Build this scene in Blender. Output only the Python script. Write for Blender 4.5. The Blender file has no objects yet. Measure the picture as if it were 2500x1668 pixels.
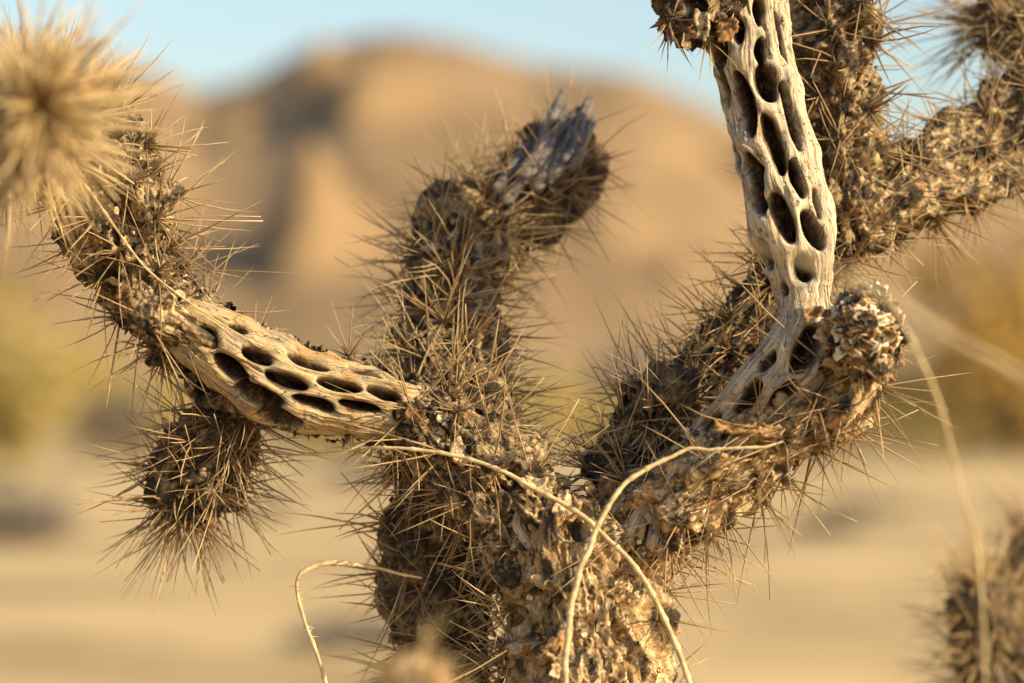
import bpy, math, random
import numpy as np
from mathutils import Vector, Matrix

rng = np.random.default_rng(11)
sc = bpy.context.scene
col = sc.collection
R_ = math.radians

# ------------------------------------------------------------------ camera
DIST = 1.10                       # distance to the focal plane (m)
TILT = R_(1.37)
CAM = np.array([0.0, -DIST, 0.80])
FWD = np.array([0.0, math.cos(TILT), math.sin(TILT)])
RGT = np.array([1.0, 0.0, 0.0])
UPV = np.array([0.0, -math.sin(TILT), math.cos(TILT)])
cam_d = bpy.data.cameras.new('camera')
cam = bpy.data.objects.new('camera', cam_d)
col.objects.link(cam)
cam.location = CAM
cam.rotation_euler = (math.pi / 2 + TILT, 0, 0)
cam_d.lens = 100
cam_d.sensor_width = 36
cam_d.clip_start = 0.02
cam_d.clip_end = 6000
cam_d.dof.use_dof = True
cam_d.dof.focus_distance = DIST - 0.006
cam_d.dof.aperture_fstop = 5.8
cam_d.dof.aperture_blades = 0
sc.camera = cam

# ------------------------------------------------------------------ sky + sun
SUN_EL, SUN_AZ = 25.0, 62.0        # azimuth measured from 'behind the camera' towards the right
w = bpy.data.worlds.new('World')
sc.world = w
w.use_nodes = True
nt = w.node_tree
bg = nt.nodes['Background']
sky = nt.nodes.new('ShaderNodeTexSky')
sky.sky_type = 'NISHITA'
sky.sun_disc = False
sky.sun_elevation = R_(SUN_EL)
sky.air_density = 1.15
sky.dust_density = 1.9
sky.ozone_density = 1.2
nt.links.new(sky.outputs[0], bg.inputs[0])
bg.inputs[1].default_value = 0.12
sx, sy, sz = math.sin(R_(SUN_AZ)), -math.cos(R_(SUN_AZ)), math.tan(R_(SUN_EL))
S = Vector((sx, sy, sz)).normalized()
sky.sun_rotation = math.atan2(sx, sy)
sun_d = bpy.data.lights.new('sun', 'SUN')
sun_d.energy = 5.0
sun_d.angle = R_(0.53)
sun_d.color = (1.0, 0.82, 0.51)
sun = bpy.data.objects.new('sun', sun_d)
col.objects.link(sun)
sun.rotation_euler = S.to_track_quat('Z', 'Y').to_euler()
sun.location = (3, -3, 5)
sc.view_settings.view_transform = 'Standard'
sc.view_settings.look = 'None'
sc.view_settings.gamma = 1
sc.view_settings.exposure = 0.76
try:
    sc.cycles.max_bounces = 6
    sc.cycles.diffuse_bounces = 3
except Exception:
    pass

K = 0.36 / 2500.0                 # radians-ish per photo pixel


def W(px, py, d=0.0):
    z = DIST + d
    return CAM + z * FWD + (px - 1250) * K * z * RGT - (py - 834) * K * z * UPV


def proj(P):
    v = P - CAM
    z = v @ FWD
    return 1250 + (v @ RGT) / z / K, 834 - (v @ UPV) / z / K


# ------------------------------------------------------------------ noise
def _h(ix, iy, iz, seed):
    h = (ix.astype(np.uint32) * np.uint32(374761393) + iy.astype(np.uint32) * np.uint32(668265263)
         + iz.astype(np.uint32) * np.uint32(2147483647) + np.uint32((seed * 974711 + 12345) & 0xffffffff))
    h = (h ^ (h >> np.uint32(13))) * np.uint32(1274126177)
    h = (h ^ (h >> np.uint32(16))) * np.uint32(2246822519)
    h = h ^ (h >> np.uint32(15))
    return h.astype(np.float64) / 4294967295.0


def vn(P, f, seed=0):
    q = P * f + 1000.0
    i = np.floor(q).astype(np.int64)
    t = q - i
    t = t * t * t * (t * (t * 6 - 15) + 10)
    o = 0
    for a in (0, 1):
        wx = t[:, 0] if a else 1 - t[:, 0]
        for b in (0, 1):
            wy = t[:, 1] if b else 1 - t[:, 1]
            for c in (0, 1):
                wz = t[:, 2] if c else 1 - t[:, 2]
                o = o + wx * wy * wz * _h(i[:, 0] + a, i[:, 1] + b, i[:, 2] + c, seed)
    return o * 2 - 1


def fbm(P, f, oc=3, seed=0, g=0.5):
    o, a = 0, 1.0
    for k in range(oc):
        o = o + a * vn(P, f, seed + k * 17)
        f *= 2.03
        a *= g
    return o


def worley(P, f, seed=0):
    q = P * f + 1000.0
    i0 = np.floor(q - 0.5).astype(np.int64)
    n = len(P)
    F1 = np.full(n, 9.0)
    F2 = np.full(n, 9.0)
    ID = np.zeros(n)
    for a in (0, 1):
        for b in (0, 1):
            for c in (0, 1):
                x, y, z = i0[:, 0] + a, i0[:, 1] + b, i0[:, 2] + c
                jx = x + 0.5 + 0.8 * (_h(x, y, z, seed) - .5)
                jy = y + 0.5 + 0.8 * (_h(x, y, z, seed + 1) - .5)
                jz = z + 0.5 + 0.8 * (_h(x, y, z, seed + 2) - .5)
                d = np.sqrt((q[:, 0] - jx) ** 2 + (q[:, 1] - jy) ** 2 + (q[:, 2] - jz) ** 2)
                idc = _h(x, y, z, seed + 3)
                m = d < F1
                F2 = np.where(m, F1, np.minimum(F2, d))
                ID = np.where(m, idc, ID)
                F1 = np.where(m, d, F1)
    return F1, F2, ID


def sst(a, b, x):
    t = np.clip((x - a) / (b - a), 0, 1)
    return t * t * (3 - 2 * t)


# ------------------------------------------------------------------ mesh helpers
def mesh_of(name, V, quads=None, tris=None, attrs=None, mat=None, smooth=True):
    me = bpy.data.meshes.new(name)
    V = np.ascontiguousarray(V, np.float32)
    idx, starts, tot = [], [], 0
    if quads is not None and len(quads):
        q = np.asarray(quads, np.int32)
        idx.append(q.ravel())
        starts.append(np.arange(len(q), dtype=np.int32) * 4)
        tot = len(q) * 4
    if tris is not None and len(tris):
        t = np.asarray(tris, np.int32)
        idx.append(t.ravel())
        starts.append(tot + np.arange(len(t), dtype=np.int32) * 3)
    idx = np.concatenate(idx)
    starts = np.concatenate(starts)
    me.vertices.add(len(V))
    me.vertices.foreach_set('co', V.ravel())
    me.loops.add(len(idx))
    me.loops.foreach_set('vertex_index', idx)
    me.polygons.add(len(starts))
    me.polygons.foreach_set('loop_start', starts)
    me.update(calc_edges=True)
    me.validate()
    if smooth:
        me.polygons.foreach_set('use_smooth', np.ones(len(me.polygons), bool))
    for k, v in (attrs or {}).items():
        at = me.attributes.new(k, 'FLOAT', 'POINT')
        at.data.foreach_set('value', np.ascontiguousarray(v, np.float32))
    if mat:
        me.materials.append(mat)
    return me


def link(name, me, parent=None, loc=None, kind=None):
    o = bpy.data.objects.new(name, me)
    col.objects.link(o)
    if loc is not None:
        o.location = loc
    if parent is not None:
        o.parent = parent
        o.matrix_parent_inverse = MAT[parent.name].inverted()
    MAT[o.name] = Matrix.Translation(Vector(loc)) if loc is not None else Matrix.Identity(4)
    if kind:
        o['kind'] = kind
    return o


MAT = {}


def empty(name, loc, label, cat, group=None):
    o = bpy.data.objects.new(name, None)
    col.objects.link(o)
    o.location = loc
    o.empty_display_size = 0.05
    MAT[o.name] = Matrix.Translation(Vector(loc))
    tag(o, label, cat, group)
    return o


def tag(o, label, cat, group=None):
    o['label'] = label
    o['category'] = cat
    if group:
        o['group'] = group


# ------------------------------------------------------------------ materials
def new_mat(name):
    m = bpy.data.materials.new(name)
    m.use_nodes = True
    return m, m.node_tree, m.node_tree.nodes['Principled BSDF']


def ramp(nt, stops):
    r = nt.nodes.new('ShaderNodeValToRGB')
    e = r.color_ramp.elements
    while len(e) < len(stops):
        e.new(0.5)
    for x, (p, c) in zip(e, stops):
        x.position = p
        x.color = (*c, 1)
    return r


def N(nt, t, **kw):
    n = nt.nodes.new(t)
    for k, v in kw.items():
        setattr(n, k, v)
    return n


def math_n(nt, op, a, b=None, c=None):
    n = N(nt, 'ShaderNodeMath', operation=op)
    for i, v in enumerate((a, b, c)):
        if v is None:
            continue
        if isinstance(v, (int, float)):
            n.inputs[i].default_value = v
        else:
            nt.links.new(v, n.inputs[i])
    return n.outputs[0]


def noise_n(nt, vec, scale, detail=3, rough=0.6, dist=0.0):
    n = N(nt, 'ShaderNodeTexNoise')
    n.inputs['Scale'].default_value = scale
    n.inputs['Detail'].default_value = detail
    n.inputs['Roughness'].default_value = rough
    n.inputs['Distortion'].default_value = dist
    if vec is not None:
        nt.links.new(vec, n.inputs['Vector'])
    return n.outputs['Fac']


def mix_c(nt, fac, a, b):
    m = N(nt, 'ShaderNodeMix', data_type='RGBA')
    for sock, v in ((m.inputs[0], fac), (m.inputs[6], a), (m.inputs[7], b)):
        if isinstance(v, (int, float)):
            sock.default_value = v
        elif isinstance(v, tuple):
            sock.default_value = (*v, 1)
        else:
            nt.links.new(v, sock)
    return m.outputs[2]


def bark_mat(name, stops, black=0.5, orange=0.5):
    m, nt, bs = new_mat(name)
    pos = N(nt, 'ShaderNodeNewGeometry').outputs['Position']
    cell = N(nt, 'ShaderNodeAttribute', attribute_name='cell').outputs['Fac']
    n1 = noise_n(nt, pos, 130, 4, 0.65, 0.6)
    n2 = noise_n(nt, pos, 700, 4, 0.7)
    v = math_n(nt, 'MULTIPLY_ADD', cell, 0.42, math_n(nt, 'MULTIPLY', n1, 0.55))
    v = math_n(nt, 'ADD', v, math_n(nt, 'MULTIPLY_ADD', n2, 0.6, -0.30))
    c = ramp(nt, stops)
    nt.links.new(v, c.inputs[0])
    # orange inner tissue
    no = noise_n(nt, pos, 95, 3, 0.6, 1.2)
    fo = math_n(nt, 'SMOOTH_MIN', math_n(nt, 'MAXIMUM', math_n(nt, 'MULTIPLY_ADD', no, 7.0, -4.4 + orange), 0.0), 0.85, 0.1)
    c1 = mix_c(nt, fo, c.outputs[0], (0.40, 0.20, 0.07))
    # black mildew crust with its own shape
    nb = noise_n(nt, pos, 170, 5, 0.75, 0.4)
    fb = math_n(nt, 'MINIMUM', math_n(nt, 'MAXIMUM', math_n(nt, 'MULTIPLY_ADD', nb, 10.0, -6.0 + black), 0.0), 0.93)
    c2 = mix_c(nt, fb, c1, (0.022, 0.019, 0.017))
    wool = N(nt, 'ShaderNodeAttribute', attribute_name='wool').outputs['Fac']
    fw = math_n(nt, 'ADD', math_n(nt, 'MULTIPLY_ADD', wool, 9.0, -7.7), math_n(nt, 'MULTIPLY_ADD', n2, 4.0, -2.0))
    fw = math_n(nt, 'MINIMUM', math_n(nt, 'MAXIMUM', fw, 0.0), 0.9)
    c2 = mix_c(nt, fw, c2, (0.03, 0.024, 0.018))
    nt.links.new(c2, bs.inputs['Base Color'])
    bs.inputs['Roughness'].default_value = 0.85
    bs.inputs['Specular IOR Level'].default_value = 0.25
    bp = N(nt, 'ShaderNodeBump')
    bp.inputs['Strength'].default_value = 0.6
    bp.inputs['Distance'].default_value = 0.0012
    nt.links.new(noise_n(nt, pos, 1500, 4, 0.7), bp.inputs['Height'])
    nt.links.new(bp.outputs[0], bs.inputs['Normal'])
    return m


BARK = bark_mat('bark_tan', [(0.20, (0.025, 0.019, 0.014)), (0.36, (0.11, 0.072, 0.036)),
                             (0.54, (0.33, 0.23, 0.12)), (0.74, (0.64, 0.50, 0.31))], 1.15, 0.25)
BARK_P = bark_mat('bark_pale', [(0.18, (0.05, 0.034, 0.02)), (0.34, (0.21, 0.135, 0.065)),
                                (0.52, (0.46, 0.32, 0.165)), (0.72, (0.74, 0.58, 0.36))], 0.65, 0.75)
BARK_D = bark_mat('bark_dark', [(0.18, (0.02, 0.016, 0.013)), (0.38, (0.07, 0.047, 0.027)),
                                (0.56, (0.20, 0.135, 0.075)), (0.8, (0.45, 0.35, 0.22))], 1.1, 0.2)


def wood_mat(name, pale, gold, grey, goldness=0.5):
    m, nt, bs = new_mat(name)
    pos = N(nt, 'ShaderNodeNewGeometry').outputs['Position']
    g = N(nt, 'ShaderNodeAttribute', attribute_name='grain').outputs['Fac']
    s = N(nt, 'ShaderNodeAttribute', attribute_name='along').outputs['Fac']
    pit = N(nt, 'ShaderNodeAttribute', attribute_name='pit').outputs['Fac']
    cv = N(nt, 'ShaderNodeCombineXYZ')
    nt.links.new(math_n(nt, 'MULTIPLY', g, 1250.0), cv.inputs[0])
    nt.links.new(math_n(nt, 'MULTIPLY', s, 60.0), cv.inputs[1])
    wob = noise_n(nt, pos, 120, 2)
    nt.links.new(math_n(nt, 'MULTIPLY', wob, 1.0), cv.inputs[2])
    gr = noise_n(nt, cv.outputs[0], 1.0, 4, 0.7, 0.1)
    nlo = noise_n(nt, pos, 70, 3, 0.55, 0.5)
    c0 = mix_c(nt, math_n(nt, 'MINIMUM', math_n(nt, 'MAXIMUM', math_n(nt, 'MULTIPLY_ADD', nlo, 4.5, -2.25 + (goldness - .5) * 2), 0.0), 1.0), pale, gold)
    ng = noise_n(nt, pos, 110, 4, 0.6, 0.3)
    c0 = mix_c(nt, math_n(nt, 'MINIMUM', math_n(nt, 'MAXIMUM', math_n(nt, 'MULTIPLY_ADD', ng, 6.0, -3.1), 0.0), 0.75), c0, grey)
    # dark mineral lines in the grain
    fl = math_n(nt, 'MINIMUM', math_n(nt, 'MAXIMUM', math_n(nt, 'MULTIPLY_ADD', gr, -7.0, 3.65), 0.0), 0.85)
    c1 = mix_c(nt, fl, c0, (0.13, 0.085, 0.045))
    nb = noise_n(nt, pos, 420, 4, 0.75, 0.2)
    fb = math_n(nt, 'MINIMUM', math_n(nt, 'MAXIMUM', math_n(nt, 'MULTIPLY_ADD', nb, 12.0, -6.8), 0.0), 0.88)
    c1 = mix_c(nt, fb, c1, (0.035, 0.028, 0.022))
    # rotten pith, darkened out to the rims as painted shade in the openings
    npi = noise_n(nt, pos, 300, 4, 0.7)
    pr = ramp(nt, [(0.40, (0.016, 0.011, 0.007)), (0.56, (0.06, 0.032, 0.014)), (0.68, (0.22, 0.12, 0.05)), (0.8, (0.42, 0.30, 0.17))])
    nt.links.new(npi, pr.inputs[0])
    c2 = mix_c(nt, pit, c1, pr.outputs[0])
    nt.links.new(c2, bs.inputs['Base Color'])
    bs.inputs['Roughness'].default_value = 0.7
    bs.inputs['Specular IOR Level'].default_value = 0.3
    bp = N(nt, 'ShaderNodeBump')
    bp.inputs['Strength'].default_value = 0.8
    bp.inputs['Distance'].default_value = 0.0008
    nt.links.new(gr, bp.inputs['Height'])
    nt.links.new(bp.outputs[0], bs.inputs['Normal'])
    return m


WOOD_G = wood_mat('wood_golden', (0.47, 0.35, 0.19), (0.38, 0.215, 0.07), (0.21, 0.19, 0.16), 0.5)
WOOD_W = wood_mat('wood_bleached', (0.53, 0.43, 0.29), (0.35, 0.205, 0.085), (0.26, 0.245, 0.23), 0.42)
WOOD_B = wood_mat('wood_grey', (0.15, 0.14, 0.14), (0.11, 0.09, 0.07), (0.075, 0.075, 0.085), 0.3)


def spine_mat(name, base, tip, dark):
    m, nt, bs = new_mat(name)
    t = N(nt, 'ShaderNodeAttribute', attribute_name='t').outputs['Fac']
    tone = N(nt, 'ShaderNodeAttribute', attribute_name='tone').outputs['Fac']
    pos = N(nt, 'ShaderNodeNewGeometry').outputs['Position']
    c = mix_c(nt, math_n(nt, 'POWER', t, 1.6), base, tip)
    c = mix_c(nt, tone, dark, c)
    nz = noise_n(nt, pos, 500, 3, 0.6)
    c = mix_c(nt, math_n(nt, 'MINIMUM', math_n(nt, 'MAXIMUM', math_n(nt, 'MULTIPLY_ADD', nz, 5.0, -2.9), 0.0), 0.6), c, dark)
    nt.links.new(c, bs.inputs['Base Color'])
    bs.inputs['Roughness'].default_value = 0.5
    bs.inputs['Specular IOR Level'].default_value = 0.35
    return m


SPINE = spine_mat('spine_brown', (0.31, 0.185, 0.075), (0.60, 0.45, 0.25), (0.045, 0.025, 0.012))
SPINE_P = spine_mat('spine_straw', (0.46, 0.32, 0.135), (0.62, 0.48, 0.27), (0.15, 0.085, 0.035))


def flat_mat(name, c1, c2, scale, rough=0.8, bump=0.0, world=True):
    m, nt, bs = new_mat(name)
    pos = N(nt, 'ShaderNodeNewGeometry').outputs['Position']
    n = noise_n(nt, pos, scale, 5, 0.6)
    r = ramp(nt, [(0.35, c1), (0.65, c2)])
    nt.links.new(n, r.inputs[0])
    nt.links.new(r.outputs[0], bs.inputs['Base Color'])
    bs.inputs['Roughness'].default_value = rough
    bs.inputs['Specular IOR Level'].default_value = 0.25
    if bump:
        bp = N(nt, 'ShaderNodeBump')
        bp.inputs['Distance'].default_value = bump
        nt.links.new(n, bp.inputs['Height'])
        nt.links.new(bp.outputs[0], bs.inputs['Normal'])
    return m


STRAW = flat_mat('dry_grass', (0.33, 0.23, 0.11), (0.58, 0.45, 0.26), 220, 0.6)
STRAW_D = flat_mat('grey_grass', (0.30, 0.23, 0.15), (0.42, 0.34, 0.22), 300, 0.6)

# ------------------------------------------------------------------ setting: ground, hill
SAND = flat_mat('sand', (0.26, 0.172, 0.076), (0.60, 0.435, 0.212), 0.42, 0.95, 0.02)
ROCK = flat_mat('hill_rock', (0.175, 0.112, 0.056), (0.275, 0.184, 0.096), 0.05, 0.95, 0.3)


def grid_faces(nu, nv, wrap=False):
    a = np.arange(nv - 1)[:, None] * nu
    n = nu if wrap else nu - 1
    j = np.arange(n)[None, :]
    j2 = (j + 1) % nu
    return np.stack([a + j, a + j2, a + nu + j2, a + nu + j], -1).reshape(-1, 4)


def build_ground():
    n = 160
    t = np.linspace(-1, 1, n)
    ax = np.sign(t) * (np.abs(t) ** 3) * 2500
    X, Y = np.meshgrid(ax, ax)
    P = np.stack([X.ravel(), Y.ravel(), np.zeros(n * n)], 1)
    dist = np.hypot(P[:, 0], P[:, 1])
    P[:, 2] = fbm(P * np.array([1, 1, 0]), 0.15, 3, 3) * 0.06 * sst(2, 8, dist)
    o = link('ground', mesh_of('ground', P, grid_faces(n, n), mat=SAND), kind='structure')
    tag(o, 'pale golden desert sand stretching behind the cactus', 'ground')


def dirx(px):
    return (px - 1250) * K


def build_hill():
    nx, ny = 300, 200
    yy = np.linspace(190, 760, ny)
    tt = np.linspace(-0.36, 0.36, nx)
    ridge_px = [(-1400, 520), (-600, 260), (100, 130), (330, 185), (480, 255), (620, 215), (760, 130), (900, 78), (1000, 66), (1130, 88),
                (1300, 140), (1420, 142), (1530, 150), (1700, 220), (1850, 300), (2000, 350), (2200, 400), (2500, 420), (3200, 600), (3900, 850)]
    D0 = 430.0
    rx = np.array([dirx(p) for p, _ in ridge_px])
    rh = np.array([(1000 - q) * K * D0 for _, q in ridge_px])
    T, Y = np.meshgrid(tt, yy)
    X = T * Y
    H = np.interp(T, rx, rh)
    up = sst(200, D0, Y) ** 0.85
    dn = 1 - sst(D0, 760, Y)
    Z = H * np.where(Y < D0, up, dn)
    P = np.stack([X.ravel(), Y.ravel(), np.zeros(X.size)], 1)
    Z = Z.ravel()
    Z += fbm(P, 1 / 40.0, 4, 21, 0.5) * 1.7 * np.clip(Z / 15, 0, 1)
    # rocky outcrops whose left faces fall in shade: (px, elevation px, width px, height m)
    for px, py, wpx, hm in [(920, 150, 150, 5), (850, 205, 130, 5), (760, 190, 120, 4), (760, 170, 100, 5), (760, 500, 140, 6.5), (700, 535, 110, 6.5), (640, 560, 80, 4), (560, 300, 90, 3),
                            (1860, 330, 90, 8), (1250, 330, 130, 1.5), (1450, 500, 130, 1.8), (1640, 600, 60, 3), (1600, 300, 110, 1.5), (1060, 480, 110, 1.5), (420, 450, 90, 2.5), (1300, 640, 100, 1.5), (950, 700, 120, 1.5)]:
        t0 = dirx(px)
        tgt = (1000 - py) * K
        # walk up the slope to find where this direction meets it
        ys = np.linspace(200, D0, 200)
        hs = np.interp(t0, rx, rh) * sst(200, D0, ys) ** 0.85
        k = np.argmin(np.abs((hs + hm * .5) / ys - tgt))
        y0 = ys[k]
        dx = (P[:, 0] - t0 * y0) / (wpx * K * y0)
        dy = (P[:, 1] - y0) / (wpx * K * y0 * 1.2)
        dd = np.where(dx < 0, dx * 2.8, dx * 0.8)
        r = np.sqrt(dd ** 2 + dy ** 2)
        Z += hm * np.clip(1.15 - r, 0, 1) ** 0.8
    P[:, 2] = Z - 0.6
    o = link('hill', mesh_of('hill', P, grid_faces(nx, ny), mat=ROCK), kind='structure')
    tag(o, 'rounded tan rocky desert hill under pale sky', 'hill')


build_ground()
build_hill()


# ------------------------------------------------------------------ background shrubs
def leaf_mat(name, c1, c2):
    m, nt, bs = new_mat(name)
    oi = N(nt, 'ShaderNodeNewGeometry').outputs['Random Per Island']
    r = ramp(nt, [(0.0, c1), (1.0, c2)])
    nt.links.new(oi, r.inputs[0])
    nt.links.new(r.outputs[0], bs.inputs['Base Color'])
    bs.inputs['Roughness'].default_value = 0.6
    return m


LEAF_O = leaf_mat('leaf_olive', (0.27, 0.205, 0.05), (0.41, 0.315, 0.095))
LEAF_G = leaf_mat('leaf_golden', (0.34, 0.20, 0.04), (0.50, 0.33, 0.08))
LEAF_S = leaf_mat('leaf_grey', (0.10, 0.085, 0.075), (0.20, 0.17, 0.14))
TWIG = flat_mat('twig', (0.14, 0.10, 0.07), (0.22, 0.16, 0.11), 20)


def leaf_cloud(n, rx, rz, z0, size, seed):
    r = np.random.default_rng(seed)
    cl = r.normal(size=(26, 3))
    cl /= np.linalg.norm(cl, axis=1)[:, None]
    cl *= r.uniform(.35, .95, (26, 1))
    k = r.integers(0, 26, n)
    C = cl[k] + r.normal(size=(n, 3)) * 0.16
    C = C * np.array([rx, rx, rz]) + np.array([0, 0, z0])
    C[:, 2] = np.maximum(C[:, 2], 0.03)
    a = r.normal(size=(n, 3)); a /= np.linalg.norm(a, axis=1)[:, None]
    b = np.cross(a, r.normal(size=(n, 3))); b /= np.linalg.norm(b, axis=1)[:, None]
    s = size * r.uniform(.6, 1.4, (n, 1))
    V = np.stack([C - a * s, C + b * s * .45, C + a * s, C - b * s * .45], 1).reshape(-1, 3)
    return V, np.arange(n * 4).reshape(-1, 4)


def tube_simple(P, R, nu=6):
    P = np.asarray(P, float)
    R = np.asarray(R, float)
    T = np.gradient(P, axis=0)
    T /= np.linalg.norm(T, axis=1)[:, None]
    ref = np.tile(np.array([0.31, -0.9, 0.29]), (len(P), 1))
    A = np.cross(T, ref); A /= np.linalg.norm(A, axis=1)[:, None]
    B = np.cross(T, A)
    th = np.arange(nu) / nu * 2 * np.pi
    V = P[:, None] + R[:, None, None] * (np.cos(th)[None, :, None] * A[:, None] + np.sin(th)[None, :, None] * B[:, None])
    return V.reshape(-1, 3), grid_faces(nu, len(P), True)


def join(parts):
    VV, FF, o = [], [], 0
    for v, f in parts:
        VV.append(v); FF.append(f + o); o += len(v)
    return np.concatenate(VV), np.concatenate(FF)


def stems_mesh(n, rx, rz, z0, seed):
    r = np.random.default_rng(seed)
    ps = []
    for k in range(n):
        e = np.array([r.normal() * rx * .55, r.normal() * rx * .55, z0 + r.uniform(0, .5) * rz])
        t = np.linspace(0, 1, 5)[:, None]
        P = t * e + np.array([0, 0, 1]) * (t - t * t) * rz * .5
        ps.append(tube_simple(P, np.linspace(.02, .005, 5) * max(rz, .3), 5))
    return join(ps)


bush_cache = {}


def bush(kind, px, base_py, wpx, hpx, label, cat='shrub', group=None, dist=None, name='desert_shrub'):
    dep = (0.80 / ((base_py - 1000) * K)) if dist is None else dist
    y = dep - DIST
    x = (px - 1250) * K * dep
    rx = wpx * K * dep / 2
    h = hpx * K * dep
    mats = {'olive': LEAF_O, 'gold': LEAF_G, 'grey': LEAF_S}
    o = empty(name, (x, y, 0.0), label, cat, group)
    V, F = leaf_cloud(1800, rx, h * .5, h * .52, 0.075 * max(.3, h / 2), abs(int(px)) + 7)
    f = link('foliage', mesh_of('foliage', V, F, mat=mats[kind], smooth=False), o, (x, y, 0))
    V, F = stems_mesh(9, rx, h, h * .4, abs(int(px)))
    link('stem', mesh_of('stem', V, F, mat=TWIG), o, (x, y, 0))
    return o


bush('olive', 10, 1130, 460, 420, 'large blurred olive shrub beyond the hanging spiny joint')
bush('olive', 1370, 1085, 420, 200, 'low blurred olive shrub seen in the fork of the cactus')
bush('olive', 2330, 1115, 460, 280, 'wide blurred olive shrub behind the knobby branch end')
bush('gold', 2480, 1120, 520, 600, 'tall golden-yellow shrub blurred below the spiny side arm', 'shrub')
bush('grey', 880, 1600, 330, 80, 'low dark grey clump standing in for a shadow on the sand', 'shrub')  # dark grey clump added where the sand only carries a shadow
bush('grey', 30, 1330, 330, 130, 'greyish clump standing in for ground shadow below the hanging joint', 'shrub')  # added grey clump, its colour plays the ground shadow at the left edge
br = random.Random(5)
for k in range(46):
    px_ = -200 + k * 63 + br.uniform(-40, 40)
    kd = ('olive', 'gold', 'olive', 'grey', 'olive')[k % 5]
    bush(kd, px_, br.uniform(1050, 1125), br.uniform(200, 420), br.uniform(90, 230),
         'blurred %s scrub bush between the sand and the hill foot' % {'olive': 'olive-green', 'gold': 'yellow-gold', 'grey': 'grey leafless'}[kd], 'shrub', kd + ' scrub between sand and hill')
for k in range(14):
    px_ = br.uniform(-100, 2600)
    bush('grey', px_, br.uniform(1140, 1420), br.uniform(90, 240), br.uniform(18, 50), 'low blurred tuft of dry scrub scattered on the sand', 'shrub', 'dry tufts on the sand', name='dry_tuft')


# ------------------------------------------------------------------ branch machinery
class Path:
    """centre line through photo points (px, py, depth offset, radius px)"""

    def __init__(self, pts, ds=0.0005, camframe=True):
        C = np.array([W(p[0], p[1], p[2]) for p in pts])
        R = np.array([p[3] * K * (DIST + p[2]) for p in pts])
        A = np.concatenate([C, R[:, None]], 1)
        A = np.vstack([2 * A[0] - A[1], A, 2 * A[-1] - A[-2]])
        out = []
        for i in range(1, len(A) - 2):
            t = np.linspace(0, 1, 60, endpoint=False)[:, None]
            p0, p1, p2, p3 = A[i - 1], A[i], A[i + 1], A[i + 2]
            out.append(.5 * ((2 * p1) + (-p0 + p2) * t + (2 * p0 - 5 * p1 + 4 * p2 - p3) * t ** 2 + (-p0 + 3 * p1 - 3 * p2 + p3) * t ** 3))
        out = np.vstack(out + [A[-2][None]])
        L = np.concatenate([[0], np.cumsum(np.linalg.norm(np.diff(out[:, :3], axis=0), axis=1))])
        n = max(8, int(L[-1] / ds))
        s = np.linspace(0, L[-1], n)
        self.s = s
        self.L = L[-1]
        self.P = np.stack([np.interp(s, L, out[:, k]) for k in range(3)], 1)
        self.R = np.interp(s, L, out[:, 3])
        T = np.gradient(self.P, axis=0)
        k = max(1, int(0.004 / ds))
        ker = np.ones(2 * k + 1) / (2 * k + 1)
        T = np.stack([np.convolve(np.pad(T[:, j], k, mode='edge'), ker, 'valid') for j in range(3)], 1)
        self.T = T / np.linalg.norm(T, axis=1)[:, None]
        if camframe:
            c = CAM - self.P
            c /= np.linalg.norm(c, axis=1)[:, None]
            A_ = c - np.sum(c * self.T, 1)[:, None] * self.T
        else:
            A_ = np.zeros_like(self.P)
            a = np.array([0.3, 0.2, 1.0])
            for i in range(n):
                a = a - (a @ self.T[i]) * self.T[i]
                a /= np.linalg.norm(a)
                A_[i] = a
        self.A = A_ / np.linalg.norm(A_, axis=1)[:, None]
        self.B = np.cross(self.T, self.A)
        self.ds = ds

    def at(self, s):
        f = lambda M: np.stack([np.interp(s, self.s, M[:, k]) for k in range(3)], -1)
        return f(self.P), np.interp(s, self.s, self.R), f(self.T), f(self.A), f(self.B)

    def surf(self, s, th, r=None):
        P, R, T, A, B = self.at(s)
        if r is None:
            r = R
        nrm = np.cos(th)[..., None] * A + np.sin(th)[..., None] * B
        return P + nrm * np.asarray(r)[..., None], nrm

    def grid(self):
        nu = int(np.clip(2 * np.pi * self.R.max() / self.ds, 40, 400))
        th = (np.arange(nu) / nu) * 2 * np.pi - np.pi
        TH, SS = np.meshgrid(th, self.s)
        nrm = np.cos(TH)[..., None] * self.A[:, None] + np.sin(TH)[..., None] * self.B[:, None]
        return nu, TH.ravel(), SS.ravel(), nrm.reshape(-1, 3)

    def pix_to_uv(self, px, py):
        qx, qy = proj(self.P)
        k = np.argmin((qx - px) ** 2 + (qy - py) ** 2)
        k0, k1 = max(0, k - 3), min(len(qx) - 1, k + 3)
        tx, ty = qx[k1] - qx[k0], qy[k1] - qy[k0]
        l = math.hypot(tx, ty)
        tx, ty = tx / l, ty / l
        bx, by = proj((self.P[k] + self.B[k] * 0.001)[None])
        sgn = 1 if ((bx[0] - qx[k]) * -ty + (by[0] - qy[k]) * tx) > 0 else -1
        o = ((px - qx[k]) * -ty + (py - qy[k]) * tx) * sgn
        Rp = self.R[k] / K / (DIST + (self.P[k] - CAM) @ FWD - DIST)
        th = math.asin(max(-.97, min(.97, o / Rp)))
        return th, self.s[k], Rp, self.R[k]


def areoles(path, gap=0.0135, seed=0, rows=None):
    r = np.random.default_rng(seed)
    Rm = path.R.mean()
    n = max(4, int(2 * np.pi * Rm * path.L / (gap * gap * 0.95)))
    i = np.arange(n)
    s = (i + 0.5) / n * path.L + r.normal(size=n) * gap * .12
    th = (i * 2.399963 + seed) % (2 * np.pi) - np.pi + r.normal(size=n) * .1
    return np.clip(s, 0.0005, path.L - 0.0005), th


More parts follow.
